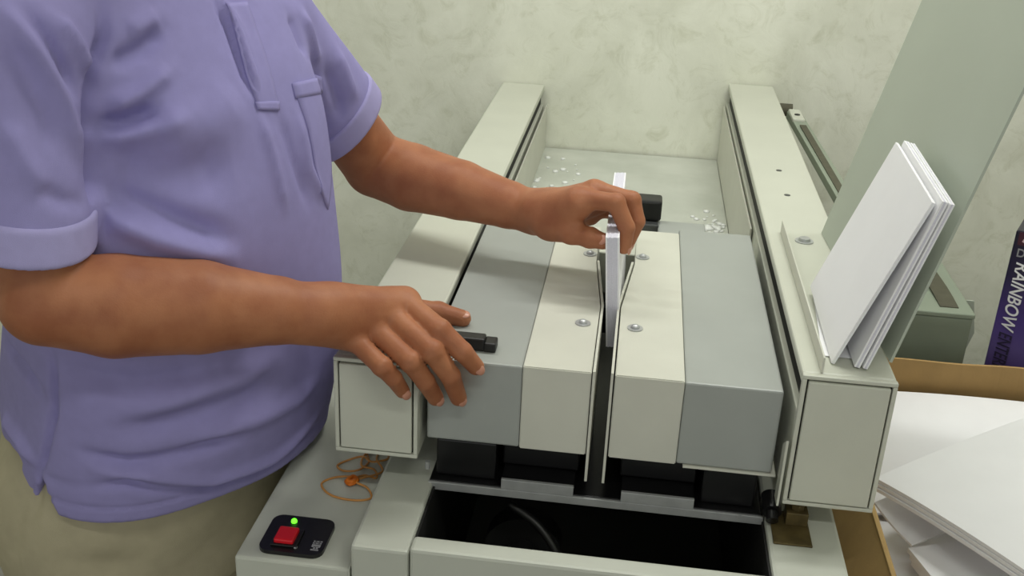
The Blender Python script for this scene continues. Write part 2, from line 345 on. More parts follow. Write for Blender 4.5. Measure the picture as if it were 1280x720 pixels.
rb=thing('rubber_band','thin orange rubber band tangled on the deck behind the red switch','rubber band',(-.30,.03,-.2))
zb_=-.1985
def loop(name,pts,r,m):
    bm=bmesh.new(); tube(bm,smoothpath([(x,y,z) for x,y,z in pts],8,True),r,8,True); obj(name,bm,m,rb,True)
loop('band_loop',[(-.335,.017,zb_),(-.318,-.004,zb_),(-.289,-.010,zb_),(-.268,-.002,zb_),(-.276,.014,zb_+.003),(-.292,.022,zb_+.004),(-.300,.034,zb_+.003),(-.322,.034,zb_)],.0014,M_band)
loop('band_loop',[(-.327,.060,zb_),(-.316,.050,zb_),(-.298,.052,zb_+.002),(-.290,.075,zb_),(-.297,.098,zb_),(-.276,.104,zb_),(-.268,.088,zb_),(-.285,.074,zb_+.002),(-.300,.082,zb_+.003),(-.318,.074,zb_)],.0014,M_band)
loop('band_loop',[(-.300,.030,zb_+.002),(-.288,.045,zb_),(-.272,.042,zb_),(-.279,.060,zb_),(-.296,.062,zb_+.003),(-.298,.090,zb_+.002),(-.285,.100,zb_),(-.280,.078,zb_+.003),(-.268,.058,zb_),(-.286,.034,zb_+.004)],.0014,M_band)
loop('band_knot',[(-.306,.026,zb_+.002),(-.299,.018,zb_+.003),(-.292,.026,zb_+.004),(-.299,.033,zb_+.005),(-.304,.022,zb_+.005),(-.296,.020,zb_+.006),(-.294,.030,zb_+.003)],.0024,M_bandk)

# work table, carton and its papers
tb=thing('work_table','low brown work table under the cardboard carton','table',(.8,.3,FLOOR))
box('tabletop',.32,1.30,-.42,1.15,-.53,-.50,M_table,tb,.004)
for x in (.345,1.235):
    for y in (-.38,1.07): box('leg',x,x+.04,y,y+.04,FLOOR,-.5305,M_leg,tb,.002)
ct=thing('carton','open brown cardboard carton full of white paper beside the machine','carton',(.65,.1,-.5))
X0,X1,Y0,Y1,ZR=.345,.96,-.32,.535,-.203
box('base',X0,X1,Y0,Y1,-.4995,-.494,M_card,ct,.0005)
box('side_wall',X0,X0+.005,Y0,Y1,-.494,ZR,M_card,ct,.0008)
box('side_wall',X1-.005,X1,Y0,Y1,-.494,ZR,M_card,ct,.0008)
box('end_wall',X0+.005,X1-.005,Y0,Y0+.005,-.494,ZR,M_card,ct,.0008)
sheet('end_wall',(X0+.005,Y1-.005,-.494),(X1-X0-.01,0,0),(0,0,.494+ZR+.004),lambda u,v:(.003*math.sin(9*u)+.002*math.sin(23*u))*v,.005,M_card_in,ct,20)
sheet('flap',(X0+.002,-.28,ZR),(0,.78,0),(-.030,0,-.075),lambda u,v:.003*math.sin(5*u)*v,.005,M_card,ct,10)
# papers: lower pile, grey lit sheet by the end wall, big curved stack, small stack
pg='papers lying in the carton'
for i in range(3):
    tag(sheet('paper_stack',(X0+.02+.01*i,-.28+.02*i,-.438+.054*i),(.56,.0,0),(0,.76,0),lambda u,v:.0,.0535,M_white,None,8),['bottom thick stack of white paper deep in the carton','middle thick stack of white paper in the carton','upper thick stack of white paper under the loose sheets'][i],'paper stack',pg)
tag(sheet('paper_sheet',(.362,.515,-.256),(.57,0,.012),(0.02,-.25,-.064),lambda u,v:.014*math.sin(3.1*v)+.006*math.sin(5*u),.004,M_white,None,20),'large white sheet curving against the far wall of the carton','paper',pg)
da=Vector((.787,.616,.0)); db=Vector((.62,-.785,0))
for i,(o,dz,t_) in enumerate(((0,0,.0045),(.004,-.0055,.0045),(.010,-.0115,.005))):
    tag(sheet('paper_sheet',Vector((.372,.204,-.214+dz))-da*o*.3+db*o*.4,da*.40,db*.30,lambda u,v:-.009*(1-u)**3*(1-v)**3-.008*v*v+.004*math.sin(math.pi*u)*(.3+.7*v),t_,M_white,None,24),['topmost broad white sheet of the curved pile in the carton','second broad white sheet, just under the topmost curved one','third broad white sheet at the underside of the curved pile'][i],'paper',pg)
tag(sheet('paper_sheet',(.378,.205,-.262),da*.25,Vector((.040,-.065,-.018)),lambda u,v:-.012*(1-v)*v,.003,M_white,None,10),'white sheet sloping down below the curved paper pile in the carton','paper',pg)
dc=Vector((.93,.37,0)); dd=Vector((.30,-.95,0))
for i in range(3):
    tag(sheet('booklet',Vector((.412+.003*i,.135-.003*i,-.281-.0075*i)),dc*.148,dd*.205,lambda u,v:-.002*v,.007,M_white,None,6),['small white booklet on top of the little pile in the carton corner','small white booklet in the middle of the little carton pile','small white booklet at the bottom of the little carton pile'][i],'booklet','small booklets in the carton')

# grey cabinet with strap, behind the carton
gc=thing('metal_cabinet','low grey green metal box standing behind the carton','metal box',(.48,.72,-.5))
box('body',.352,.585,.600,.90,-.4995,-.150,M_greybox,gc,.003)
boxes('lid',[(.350,.587,.598,.902,-.1497,-.141)],M_greybox,gc,.002)
bm=bmesh.new(); vs=prism(bm,[(.588,-.30),(.612,-.20),(.600,-.142),(.588,-.142)],0,.003)
for v in vs: v.co=Vector((v.co.x,.66+v.co.z,v.co.y))
obj('side_fin',bm,M_panel,gc)
tag(sheet('strap',(.535,.62,-.1395),(.030,0,0),(-.004,.235,.006),lambda u,v:.002*math.sin(6*v),.002,M_strap,None,6),'dark flat strap lying on the grey green metal box','strap')
tag(sheet('highlight_fleck',(.505,.715,-.1402),(.020,.003,0),(0,.008,0),lambda u,v:.0005*u,.0006,M_white,None,2),'tiny white fleck painting a highlight on the grey green metal box','paper')  # white fleck put in for a small highlight on the lid

# purple printed box
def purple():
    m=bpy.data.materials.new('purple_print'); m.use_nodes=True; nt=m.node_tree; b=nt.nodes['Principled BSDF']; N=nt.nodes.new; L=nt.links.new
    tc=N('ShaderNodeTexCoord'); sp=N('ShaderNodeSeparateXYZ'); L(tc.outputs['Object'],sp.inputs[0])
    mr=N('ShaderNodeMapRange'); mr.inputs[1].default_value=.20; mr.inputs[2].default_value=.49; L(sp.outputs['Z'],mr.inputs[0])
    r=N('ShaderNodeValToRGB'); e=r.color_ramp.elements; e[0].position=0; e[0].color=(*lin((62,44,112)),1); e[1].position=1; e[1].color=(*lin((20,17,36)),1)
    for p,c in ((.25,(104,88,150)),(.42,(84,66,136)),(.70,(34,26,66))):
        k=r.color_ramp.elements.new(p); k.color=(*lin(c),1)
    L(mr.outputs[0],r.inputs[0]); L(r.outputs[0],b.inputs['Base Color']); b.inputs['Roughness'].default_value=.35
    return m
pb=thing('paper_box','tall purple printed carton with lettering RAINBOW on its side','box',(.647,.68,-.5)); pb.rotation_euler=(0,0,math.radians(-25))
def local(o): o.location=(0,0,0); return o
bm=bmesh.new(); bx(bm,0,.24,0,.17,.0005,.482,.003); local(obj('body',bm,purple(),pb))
TX=Matrix(((0,1,0,0),(0,0,-1,-.0006),(-1,0,0,0),(0,0,0,1)))       # text x runs down the box, text y to the right, faces -y
local(text('lettering','RAINBOW',.030,Matrix.Translation((.012,0,.430))@TX,M_white,pb,.0003,.25,.86))
local(text('lettering','ENTERPRISE',.030,Matrix.Translation((.012,0,.302))@TX,mat('dull_ink',(52,44,74),.5),pb,.0003,.25,.66))
TU=Matrix(((1,0,0,0),(0,0,-1,-.0006),(0,1,0,0),(0,0,0,1)))
local(text('lettering','DOUBLE',.020,Matrix.Translation((.008,0,.438))@TU,M_print,pb,.0003,0,.9))
bm=bmesh.new(); bx(bm,.006,.234,-.0008,.0002,.458,.480,0); local(obj('ribbon_print',bm,mat('maroon_ink',(70,26,44),.4),pb))
bm=bmesh.new(); tube(bm,smoothpath([(.014,-.0012,.464),(.020,-.0012,.476),(.026,-.0012,.470),(.022,-.0012,.463),(.034,-.0012,.462),(.05,-.0012,.460),(.07,-.0012,.465)]),.0022,6)
for v in bm.verts: v.co.y=-.0009+(v.co.y+.0012)*.15
local(obj('ribbon_swirl',bm,mat('pale_pink_ink',(222,190,196),.5),pb))

# ---------------------------------------------------------------- implicit surfaces (numpy)
F32=np.float32
class Field:
    """distance field on a regular grid, filled primitive by primitive"""
    def __init__(s,lo,hi,h):
        s.lo=np.array(lo,float); s.h=h
        s.n=np.ceil((np.array(hi,float)-s.lo)/h).astype(int)+1
        s.ax=[(s.lo[i]+h*np.arange(s.n[i])).astype(F32) for i in range(3)]
    def new(s): return np.full(s.n,0.05,F32)
    def win(s,lo,hi):
        a=np.clip(np.floor((np.array(lo)-s.lo)/s.h).astype(int),0,s.n); b=np.clip(np.ceil((np.array(hi)-s.lo)/s.h).astype(int)+1,0,s.n)
        return tuple(slice(int(p),int(q)) for p,q in zip(a,b))
    def xyz(s,w=None):
        if w is None: w=(slice(None),)*3
        return s.ax[0][w[0]][:,None,None],s.ax[1][w[1]][None,:,None],s.ax[2][w[2]][None,None,:]
def smin(a,b,k):
    if k<=0: return np.minimum(a,b)
    h=np.maximum(k-np.abs(a-b),0)/k
    return np.minimum(a,b)-h*h*k*0.25
def rcone(x,y,z,a,b,ra,rb):
    """tapered capsule"""
    a=np.asarray(a,float); b=np.asarray(b,float); d=b-a; L2=float(d@d)+1e-12
    px=x-F32(a[0]); py=y-F32(a[1]); pz=z-F32(a[2])
    t=np.clip((px*F32(d[0])+py*F32(d[1])+pz*F32(d[2]))/F32(L2),0,1)
    q=np.sqrt((px-t*F32(d[0]))**2+(py-t*F32(d[1]))**2+(pz-t*F32(d[2]))**2)
    return q-(F32(ra)+t*F32(rb-ra))
def add_cone(F,D,a,b,ra,rb,k):
    m=max(ra,rb)+0.03
    w=F.win(np.minimum(a,b)-m,np.maximum(a,b)+m)
    x,y,z=F.xyz(w); D[w]=smin(D[w],rcone(x,y,z,a,b,ra,rb),k)
def add_chain(F,D,pts,rad,k):
    pts=[np.array(p,float) for p in pts]
    for i in range(len(pts)-1): add_cone(F,D,pts[i],pts[i+1],rad[i],rad[i+1],k)
def add_ball(F,D,c,r,k): add_cone(F,D,np.array(c,float),np.array(c,float)+1e-5,r,r,k)
def ell(x,y,z,c,r,R=None):
    px=x-F32(c[0]); py=y-F32(c[1]); pz=z-F32(c[2])
    if R is not None:
        R=np.asarray(R,float); q=[px*F32(R[i][0])+py*F32(R[i][1])+pz*F32(R[i][2]) for i in range(3)]
    else: q=[px,py,pz]
    v=np.sqrt((q[0]/F32(r[0]))**2+(q[1]/F32(r[1]))**2+(q[2]/F32(r[2]))**2)
    return (v-1)*F32(min(r))
def nets(F,D):
    """naive surface nets -> verts, quads"""
    S=D<0
    nx,ny,nz=[n-1 for n in D.shape]
    acc=np.zeros((nx,ny,nz,3),F32); cnt=np.zeros((nx,ny,nz),np.uint8)
    def sl(o): return tuple(slice(o[i],o[i]+(nx,ny,nz)[i]) for i in range(3))
    cell=np.zeros((nx,ny,nz),bool); s0=S[sl((0,0,0))]
    for c in range(1,8): cell|=(S[sl((c&1,c>>1&1,c>>2&1))]!=s0)
    idx=np.argwhere(cell); P=np.zeros((len(idx),3)); N=np.zeros(len(idx))
    for ax in range(3):
        o1,o2=[i for i in range(3) if i!=ax]
        for u in (0,1):
            for v in (0,1):
                A=idx.copy(); A[:,o1]+=u; A[:,o2]+=v; B=A.copy(); B[:,ax]+=1
                da=D[A[:,0],A[:,1],A[:,2]]; db=D[B[:,0],B[:,1],B[:,2]]
                m=(da<0)!=(db<0); t=np.where(m,da/np.where(m,da-db,1),0)
                Q=A.astype(float); Q[:,ax]+=t
                P[m]+=(Q-0)[m]; N[m]+=1
    P/=N[:,None]
    vid=np.full((nx,ny,nz),-1,np.int64); vid[idx[:,0],idx[:,1],idx[:,2]]=np.arange(len(idx))
    quads=[]
    for ax in range(3):
        o1,o2=(ax+1)%3,(ax+2)%3
        s=[slice(None)]*3; e=[slice(None)]*3; s[ax]=slice(0,-1); e[ax]=slice(1,None)
        X=S[tuple(s)]!=S[tuple(e)]; E=np.argwhere(X)
        E=E[(E[:,o1]>0)&(E[:,o2]>0)&(E[:,o1]<D.shape[o1]-1)&(E[:,o2]<D.shape[o2]-1)]
        q=[]
        for u,v in ((0,0),(1,0),(1,1),(0,1)):
            c=E.copy(); c[:,o1]-=u; c[:,o2]-=v; q.append(vid[c[:,0],c[:,1],c[:,2]])
        q=np.stack(q,1); ins=S[E[:,0],E[:,1],E[:,2]]
        q[~ins]=q[~ins][:,::-1]
        quads.append(q)
    return F.lo+P*F.h, np.concatenate(quads)
def relax(V,Q,it=2,lam=.5):
    e=np.concatenate([Q[:,[0,1]],Q[:,[1,2]],Q[:,[2,3]],Q[:,[3,0]]]); e=np.concatenate([e,e[:,::-1]])
    n=np.bincount(e[:,0],minlength=len(V))[:,None]
    def lap(V): return np.stack([np.bincount(e[:,0],V[e[:,1],i],minlength=len(V)) for i in range(3)],1)/np.maximum(n,1)
    for _ in range(it):
        V=V+lam*(lap(V)-V); V=V-(lam+.03)*(lap(V)-V)
    return V
def vnormals(V,Q):
    n=np.cross(V[Q[:,2]]-V[Q[:,0]],V[Q[:,3]]-V[Q[:,1]]); N=np.zeros_like(V)
    for i in range(4):
        for c in range(3): N[:,c]+=np.bincount(Q[:,i],n[:,c],minlength=len(V))
    return N/np.maximum(np.linalg.norm(N,axis=1,keepdims=True),1e-12)
def ridge(V,pts,w,h):
    """gaussian ridge of height h and half width w along a 3D polyline, faded at its ends"""
    pts=np.array(pts,float); best=np.full(len(V),9.); fade=np.zeros(len(V)); seg=np.linalg.norm(np.diff(pts,axis=0),axis=1); cum=np.concatenate([[0],np.cumsum(seg)]); T=cum[-1]
    for i in range(len(pts)-1):
        a=pts[i]; d=pts[i+1]-a; t=np.clip(((V-a)@d)/(d@d),0,1); q=np.linalg.norm(V-a-t[:,None]*d,axis=1)
        m=q<best; best[m]=q[m]; s=(cum[i]+t*seg[i])/T; fade[m]=np.clip(np.minimum(s,1-s)*4+.25,0,1)[m]
    return h*fade*np.exp(-(best/w)**2)
# ---------------------------------------------------------------- the person's build (metres; origin = clamp top, front edge)
PHI=math.radians(33); FW=np.array([math.cos(PHI),-math.sin(PHI),0]); LF=np.array([math.sin(PHI),math.cos(PHI),0])
#        z      cx     cy     side   front  back
TORSO=[(-.30,-.530, .060,.178,.126,.275),(-.19,-.528, .062,.194,.138,.285),(-.12,-.520, .062,.198,.149,.275),(-.03,-.512, .062,.198,.153,.25),
       ( .06,-.508, .062,.195,.152,.20),( .15,-.508, .062,.192,.144,.165),( .24,-.512, .062,.186,.132,.130),( .32,-.520, .062,.172,.114,.122),
       ( .38,-.530, .064,.135,.090,.105),( .42,-.540, .066,.085,.070,.085)]
def torso_d(x,y,z,off=0.,rows=TORSO):
    T=np.array(rows); zz=np.clip(z,T[0,0],T[-1,0])
    g=np.linspace(T[0,0],T[-1,0],400); cols=[]
    for c in range(1,6):
        v=np.interp(g,T[:,0],T[:,c]); v=np.convolve(np.pad(v,20,mode='edge'),np.ones(41)/41,'valid'); cols.append(np.interp(zz,g,v).astype(F32))
    cx,cy,a,bf,bb=cols
    dx=x-cx; dy=y-cy
    u=dx*F32(LF[0])+dy*F32(LF[1]); v=dx*F32(FW[0])+dy*F32(FW[1])
    b=np.where(v>0,bf,bb)+F32(off); a=a+F32(off)
    r=(np.abs(u/a)**2.2+np.abs(v/b)**2.2)**F32(1/2.2)
    return ((r-1)*np.minimum(a,b)).astype(F32)
SH_R=np.array([-.585,-.112,.345]); SH_L=np.array([-.452,.202,.345]); NECK=np.array([-.530,.068,.43])
EL_R=np.array([-.553,-.165,.110]); EL_L=np.array([-.352,.375,.105])
SLV_R=SH_R+(EL_R-SH_R)*.70+np.array([-.022,-.004,0]); SLV_L=SH_L+(EL_L-SH_L)*.70
HEM=-.187
def slv(x,y,z,a,b,ra,rb,cut):
    d=rcone(x,y,z,a,b+(b-a)*.4,ra,rb+(rb-ra)*.4)
    n=(b-a)/np.linalg.norm(b-a) if cut is None else cut
    pl=(x-F32(b[0]))*F32(n[0])+(y-F32(b[1]))*F32(n[1])+(z-F32(b[2]))*F32(n[2])
    return d,pl
CUT_R=np.array([-.27,-.02,-1.]); CUT_R/=np.linalg.norm(CUT_R)
CUT_L=(EL_L-SH_L)/np.linalg.norm(EL_L-SH_L)+np.array([.45,.0,-.1]); CUT_L/=np.linalg.norm(CUT_L)
RS_R=(.074,.075); RS_L=(.060,.063)
def shirt_d(x,y,z,hollow=True):
    t=torso_d(x,y,z)
    t=np.maximum(t,z-F32(.40))
    sh=np.minimum(rcone(x,y,z,NECK-[0,0,.05],SH_R,.070,.066),rcone(x,y,z,NECK-[0,0,.05],SH_L,.070,.058))
    d=smin(t,sh,.05)
    r,pr=slv(x,y,z,SH_R,SLV_R,*RS_R,CUT_R); l,pl=slv(x,y,z,SH_L,SLV_L,*RS_L,CUT_L)
    rr=np.maximum(r,pr); ll=np.maximum(l,pl)
    out=smin(smin(d,rr,.014),ll,.012)
    if not hollow: return out
    ri=np.maximum(r+F32(.012),-(pr+F32(.07))); li=np.maximum(l+F32(.012),-(pl+F32(.07)))
    out=np.maximum(out,-ri); out=np.maximum(out,-li)
    bk=-((x+F32(.528))*F32(FW[0])+(y-F32(.062))*F32(FW[1]))
    hz=z-F32(HEM)+F32(.55)*np.clip(bk,0,.25); out=np.maximum(out,-hz)
    out=np.maximum(out,-np.maximum(t+F32(.011),hz-F32(.10)))
    # side slit at the hem
    sx=F32(-.528-.192*LF[0]); sy=F32(.062-.192*LF[1])
    s=(x-sx)*F32(FW[0])+(y-sy)*F32(FW[1])-F32(SLIT); u=(x-sx)*F32(LF[0])+(y-sy)*F32(LF[1])
    wd=np.maximum(np.abs(s+(F32(HEM+.047)-z)*F32(.10))-(F32(HEM+.047)-z)*F32(.50),u-F32(.12))
    out=np.maximum(out,-wd)
    return out
SLIT=.010

# ================================================================ the person at the machine
DATA={'RF': {'index': [[-0.229, 0.02, 0.056], [-0.183, -0.018, 0.045], [-0.156, -0.022, 0.023], [-0.142, -0.013, 0.001]], 'middle': [[-0.243, 0.0, 0.049], [-0.188, -0.036, 0.028], [-0.168, -0.03, -0.004], [-0.161, -0.014, -0.04]], 'ring': [[-0.261, -0.015, 0.04], [-0.21, -0.045, 0.017], [-0.195, -0.036, -0.011], [-0.187, -0.016, -0.042]], 'little': [[-0.281, -0.03, 0.033], [-0.24, -0.055, 0.013], [-0.228, -0.05, -0.003], [-0.221, -0.036, -0.026]], 'thumb': [[-0.296, 0.03, 0.039], [-0.249, 0.075, 0.024], [-0.206, 0.095, 0.013], [-0.176, 0.095, 0.008]]}, 'RW': [-0.316, -0.045, 0.066], 'LF': {'index': [[-0.053, 0.224, 0.13], [-0.004, 0.207, 0.133], [0.012, 0.201, 0.104], [0.011, 0.202, 0.077]], 'middle': [[-0.034, 0.248, 0.134], [0.015, 0.238, 0.127], [0.024, 0.23, 0.103], [0.015, 0.226, 0.075]], 'ring': [[-0.03, 0.274, 0.117], [0.015, 0.268, 0.111], [0.022, 0.258, 0.091], [0.013, 0.252, 0.066]], 'little': [[-0.041, 0.298, 0.092], [0.005, 0.296, 0.09], [0.016, 0.284, 0.079], [0.014, 0.278, 0.059]], 'thumb': [[-0.086, 0.25, 0.086], [-0.058, 0.217, 0.085], [-0.033, 0.205, 0.085], [-0.016, 0.196, 0.085]]}, 'LW': [-0.112, 0.285, 0.084], 'FOLDS': [[[[-0.508, -0.073, 0.389], [-0.501, -0.085, 0.359], [-0.505, -0.1, 0.331], [-0.509, -0.108, 0.298], [-0.511, -0.113, 0.267], [-0.512, -0.121, 0.22], [-0.512, -0.132, 0.178]], 0.007, -0.01], [[[-0.508, -0.1, 0.273], [-0.485, -0.084, 0.276], [-0.465, -0.065, 0.285]], 0.009, -0.01], [[[-0.51, -0.105, 0.26], [-0.488, -0.09, 0.262], [-0.46, -0.067, 0.267], [-0.443, -0.045, 0.279]], 0.012, 0.006], [[[-0.503, -0.094, 0.287], [-0.479, -0.072, 0.301], [-0.458, -0.04, 0.322]], 0.01, 0.007], [[[-0.496, -0.084, 0.331], [-0.478, -0.056, 0.342], [-0.467, -0.031, 0.36]], 0.01, -0.007], [[[-0.489, -0.064, 0.36], [-0.471, -0.029, 0.371]], 0.012, 0.005], [[[-0.508, -0.106, 0.237], [-0.455, -0.078, 0.218], [-0.407, -0.025, 0.22]], 0.03, -0.01], [[[-0.509, -0.114, 0.186], [-0.465, -0.096, 0.158], [-0.409, -0.05, 0.124]], 0.014, 0.01], [[[-0.509, -0.112, 0.209], [-0.458, -0.088, 0.181], [-0.409, -0.047, 0.144]], 0.014, -0.009], [[[-0.462, -0.074, 0.252], [-0.427, -0.032, 0.268], [-0.407, 0.007, 0.286]], 0.03, 0.006], [[[-0.435, 0.043, 0.379], [-0.422, 0.037, 0.351], [-0.411, 0.028, 0.322], [-0.401, 0.02, 0.288]], 0.005, -0.006], [[[-0.431, 0.05, 0.378], [-0.416, 0.044, 0.346], [-0.404, 0.034, 0.315], [-0.395, 0.028, 0.284]], 0.007, 0.005], [[[-0.393, 0.019, 0.265], [-0.381, 0.019, 0.223], [-0.368, 0.021, 0.157]], 0.007, 0.004], [[[-0.38, 0.043, 0.26], [-0.365, 0.047, 0.207], [-0.351, 0.061, 0.149]], 0.008, -0.004], [[[-0.37, 0.068, 0.256], [-0.355, 0.068, 0.192], [-0.345, 0.091, 0.147]], 0.007, 0.004], [[[-0.392, 0.167, 0.349], [-0.384, 0.193, 0.303], [-0.38, 0.205, 0.282]], 0.01, 0.006], [[[-0.395, 0.14, 0.349], [-0.379, 0.138, 0.305]], 0.01, -0.005], [[[-0.58, -0.121, 0.026], [-0.588, -0.121, -0.046], [-0.615, -0.112, -0.114], [-0.634, -0.101, -0.151]], 0.005, -0.006], [[[-0.61, -0.114, -0.14], [-0.516, -0.12, -0.129], [-0.443, -0.063, -0.166], [-0.402, -0.007, -0.172], [-0.36, 0.092, -0.16]], 0.007, -0.007], [[[-0.546, -0.127, -0.11], [-0.497, -0.114, -0.117], [-0.441, -0.065, -0.153], [-0.395, -0.002, -0.157], [-0.358, 0.079, -0.14]], 0.009, 0.006], [[[-0.557, -0.128, -0.09], [-0.511, -0.121, -0.102], [-0.444, -0.082, -0.099], [-0.41, -0.046, -0.096]], 0.01, -0.008], [[[-0.503, -0.122, -0.032], [-0.43, -0.079, -0.019], [-0.382, -0.02, -0.015]], 0.016, 0.007], [[[-0.514, -0.124, -0.057], [-0.454, -0.095, -0.053], [-0.384, -0.018, -0.047]], 0.014, -0.007], [[[-0.559, -0.126, 0.013], [-0.501, -0.121, -0.002], [-0.429, -0.078, -0.007]], 0.018, -0.007], [[[-0.449, -0.089, -0.08], [-0.396, -0.03, -0.082], [-0.354, 0.052, -0.079]], 0.014, 0.006], [[[-0.692, -0.043, -0.015], [-0.636, -0.093, -0.014], [-0.603, -0.114, -0.032]], 0.01, -0.006], [[[-0.713, -0.034, -0.116], [-0.664, -0.079, -0.117], [-0.632, -0.101, -0.129]], 0.01, 0.006], [[[-0.718, -0.032, -0.163], [-0.672, -0.073, -0.154]], 0.008, -0.005], [[[-0.551, -0.162, 0.389], [-0.528, -0.16, 0.353], [-0.514, -0.147, 0.306], [-0.51, -0.135, 0.249]], 0.009, 0.007], [[[-0.543, -0.151, 0.393], [-0.52, -0.147, 0.358], [-0.511, -0.13, 0.314]], 0.008, -0.007], [[[-0.553, -0.173, 0.375], [-0.533, -0.172, 0.326], [-0.518, -0.166, 0.265]], 0.012, -0.005], [[[-0.524, -0.132, 0.384], [-0.511, -0.119, 0.357], [-0.507, -0.106, 0.328]], 0.008, 0.006], [[[-0.553, -0.193, 0.3], [-0.538, -0.193, 0.264], [-0.523, -0.187, 0.225]], 0.012, 0.005], [[[-0.533, -0.194, 0.242], [-0.516, -0.174, 0.217], [-0.51, -0.14, 0.2]], 0.01, -0.004], [[[-0.367, 0.236, 0.296], [-0.352, 0.252, 0.243], [-0.341, 0.269, 0.209]], 0.01, 0.005], [[[-0.373, 0.215, 0.28], [-0.363, 0.237, 0.225], [-0.361, 0.251, 0.191]], 0.009, -0.005]], 'PATCH': {'pocket': [[-0.374, 0.078, 0.279], [-0.379, 0.213, 0.256], [-0.347, 0.082, 0.16], [-0.342, 0.103, 0.131]], 'band': [[-0.376, 0.078, 0.285], [-0.378, 0.212, 0.264], [-0.372, 0.075, 0.269], [-0.379, 0.217, 0.242]], 'placket': [[-0.431, 0.049, 0.376], [-0.418, 0.078, 0.373], [-0.394, 0.019, 0.27], [-0.38, 0.046, 0.266]], 'pbox': [[-0.397, 0.019, 0.277], [-0.381, 0.049, 0.272], [-0.394, 0.018, 0.268], [-0.379, 0.046, 0.263]]}}
def build_person():
    RF,LFG,RW,LW=DATA['RF'],DATA['LF'],np.array(DATA['RW']),np.array(DATA['LW'])
    # ---- arms and hands, fine grid
    def arm(lo,hi,sh,el,wr,fg,fs,forearm_r):
        F=Field(lo,hi,.0021); A=F.new(); H=F.new(); G=F.new()
        el=np.array(el); um=sh+(el-sh)*.35
        fr=forearm_r
        add_chain(F,A,[um,el],[.040,fr[0]],.02)
        d=wr-el; m1=el+d*.24+np.array([0,0,-.003]); m2=el+d*.55
        add_chain(F,A,[el,m1,m2,el+d*.85,wr],[fr[0],fr[1],fr[2],fr[3],fr[4]],.004)
        names=['index','middle','ring','little']
        rk={'index':(.0165,.0135,.0125,.0112,.0096),'middle':(.0165,.0138,.0128,.0114,.0098),'ring':(.0160,.0130,.0120,.0108,.0094),'little':(.0150,.0118,.0108,.0098,.0085)}
        rk={k:tuple(v*fs for v in t) for k,t in rk.items()}
        mid=np.mean([np.array(fg[n][0]) for n in names],axis=0)
        ax=(mid-wr); side=np.array(fg['index'][0])-np.array(fg['little'][0]); side/=np.linalg.norm(side)
        dors=np.cross(ax,side); dors/=np.linalg.norm(dors)
        if dors[2]<0: dors=-dors
        for i,n in enumerate(names):
            b=wr+side*(.020-.0135*i)+ax*.10; k=np.array(fg[n][0])
            add_cone(F,H,b,k-dors*.003,.0225,rk[n][0],.016)
            add_cone(F,H,b+ax*.25-dors*.010,k-dors*.011,.016,.0115,.014)
        add_cone(F,H,wr,wr+ax*.3,fr[4]-.001,.026,.010)
        th=[np.array(p) for p in fg['thumb']]
        add_chain(F,H,[wr+ax*.12+side*.012-dors*.004,th[0],th[1]],[.020,.0185,.0140],.018)
        # thumb web and thenar
        add_cone(F,H,th[0],np.array(fg['index'][0])-dors*.010,.0170,.0110,.022); add_cone(F,H,th[0]*.45+th[1]*.55,np.array(fg['index'][0])*.8+wr*.2-dors*.012,.0120,.0110,.016)
        for n in names:
            p=[np.array(q) for q in fg[n]]; r=rk[n]; T=F.new()
            add_chain(F,T,p,[r[1],r[2],r[3],r[4]],.002)
            add_ball(F,T,p[1]+dors*.0008,r[2]+.0002,.003)
            G=np.minimum(G,T)
        T=F.new(); add_chain(F,T,[th[1],th[2],th[3]],[.0140,.0128,.0106],.003); add_ball(F,T,th[2],.0130,.004); G=np.minimum(G,T)
        D=smin(smin(H,G,.007),A,.014)
        V,Q=nets(F,D); V=relax(V,Q,2)
        N=vnormals(V,Q)
        # dorsal knuckle hollows and wrist creases
        rg=np.random.RandomState(3)
        dn=np.zeros(len(V))
        for i in range(3):
            a=np.array(fg[names[i]][0]); b=np.array(fg[names[i+1]][0]); dn+=ridge(V,[(a+b)/2+dors*.012-ax*.02,(a+b)/2+dors*.012+ax*.10],.006,-.0016)
        for i,n in enumerate(names):
            k=np.array(fg[n][0]); dn+=ridge(V,[wr+ax*.35+side*(.012-.008*i)+dors*.02,k+dors*.012-ax*.05],.0035,.0010)
            p1=np.array(fg[n][1]); s2=np.cross(np.array(fg[n][2])-p1,dors); s2/=np.linalg.norm(s2)
            for o in (-.003,0,.003): dn+=ridge(V,[p1+dors*.012-s2*.007+ax*o/np.linalg.norm(ax),p1+dors*.012+s2*.007+ax*o/np.linalg.norm(ax)],.0012,-.0006)
        for o in (0,.006): dn+=ridge(V,[wr+ax*o*6+dors*.026,wr+ax*o*6+dors*.016-side*.020,wr+ax*o*6-side*.029],.0018,-.0016)
        V=V+N*dn[:,None]
        return V,Q,dors
    VR,QR,dR=arm((-.68,-.245,-.075),(-.115,.125,.235),SH_R,EL_R,RW,RF,1.,(.045,.0530,.0490,.0365,.0290))
    VL,QL,dL=arm((-.47,.150,.020),(.052,.45,.285),SH_L,EL_L,LW,LFG,.95,(.046,.0475,.041,.032,.0265))
    # ---- the rest of the body, coarse grid
    F=Field((-.86,-.28,FLOOR+.02),(-.28,.42,.80),.0075); D=F.new(); x,y,z=F.xyz()
    t=np.maximum(torso_d(x,y,z,-.036),z-F32(.40)); t=np.maximum(t,-(z+F32(.10))); D=smin(D,t,0)
    for s,a in ((SH_R,EL_R),(SH_L,EL_L)):
        add_cone(F,D,NECK-np.array([0,0,.06]),s,.055,.045,.05); add_cone(F,D,s,s+(a-s)*.55,.044,.044,.03)
    HF=FW*math.cos(.42)-np.array([0,0,math.sin(.42)]); HU=FW*math.sin(.42)+np.array([0,0,math.cos(.42)])   # head bowed towards the work
    HC=NECK+FW*.050+np.array([0,0,.160])
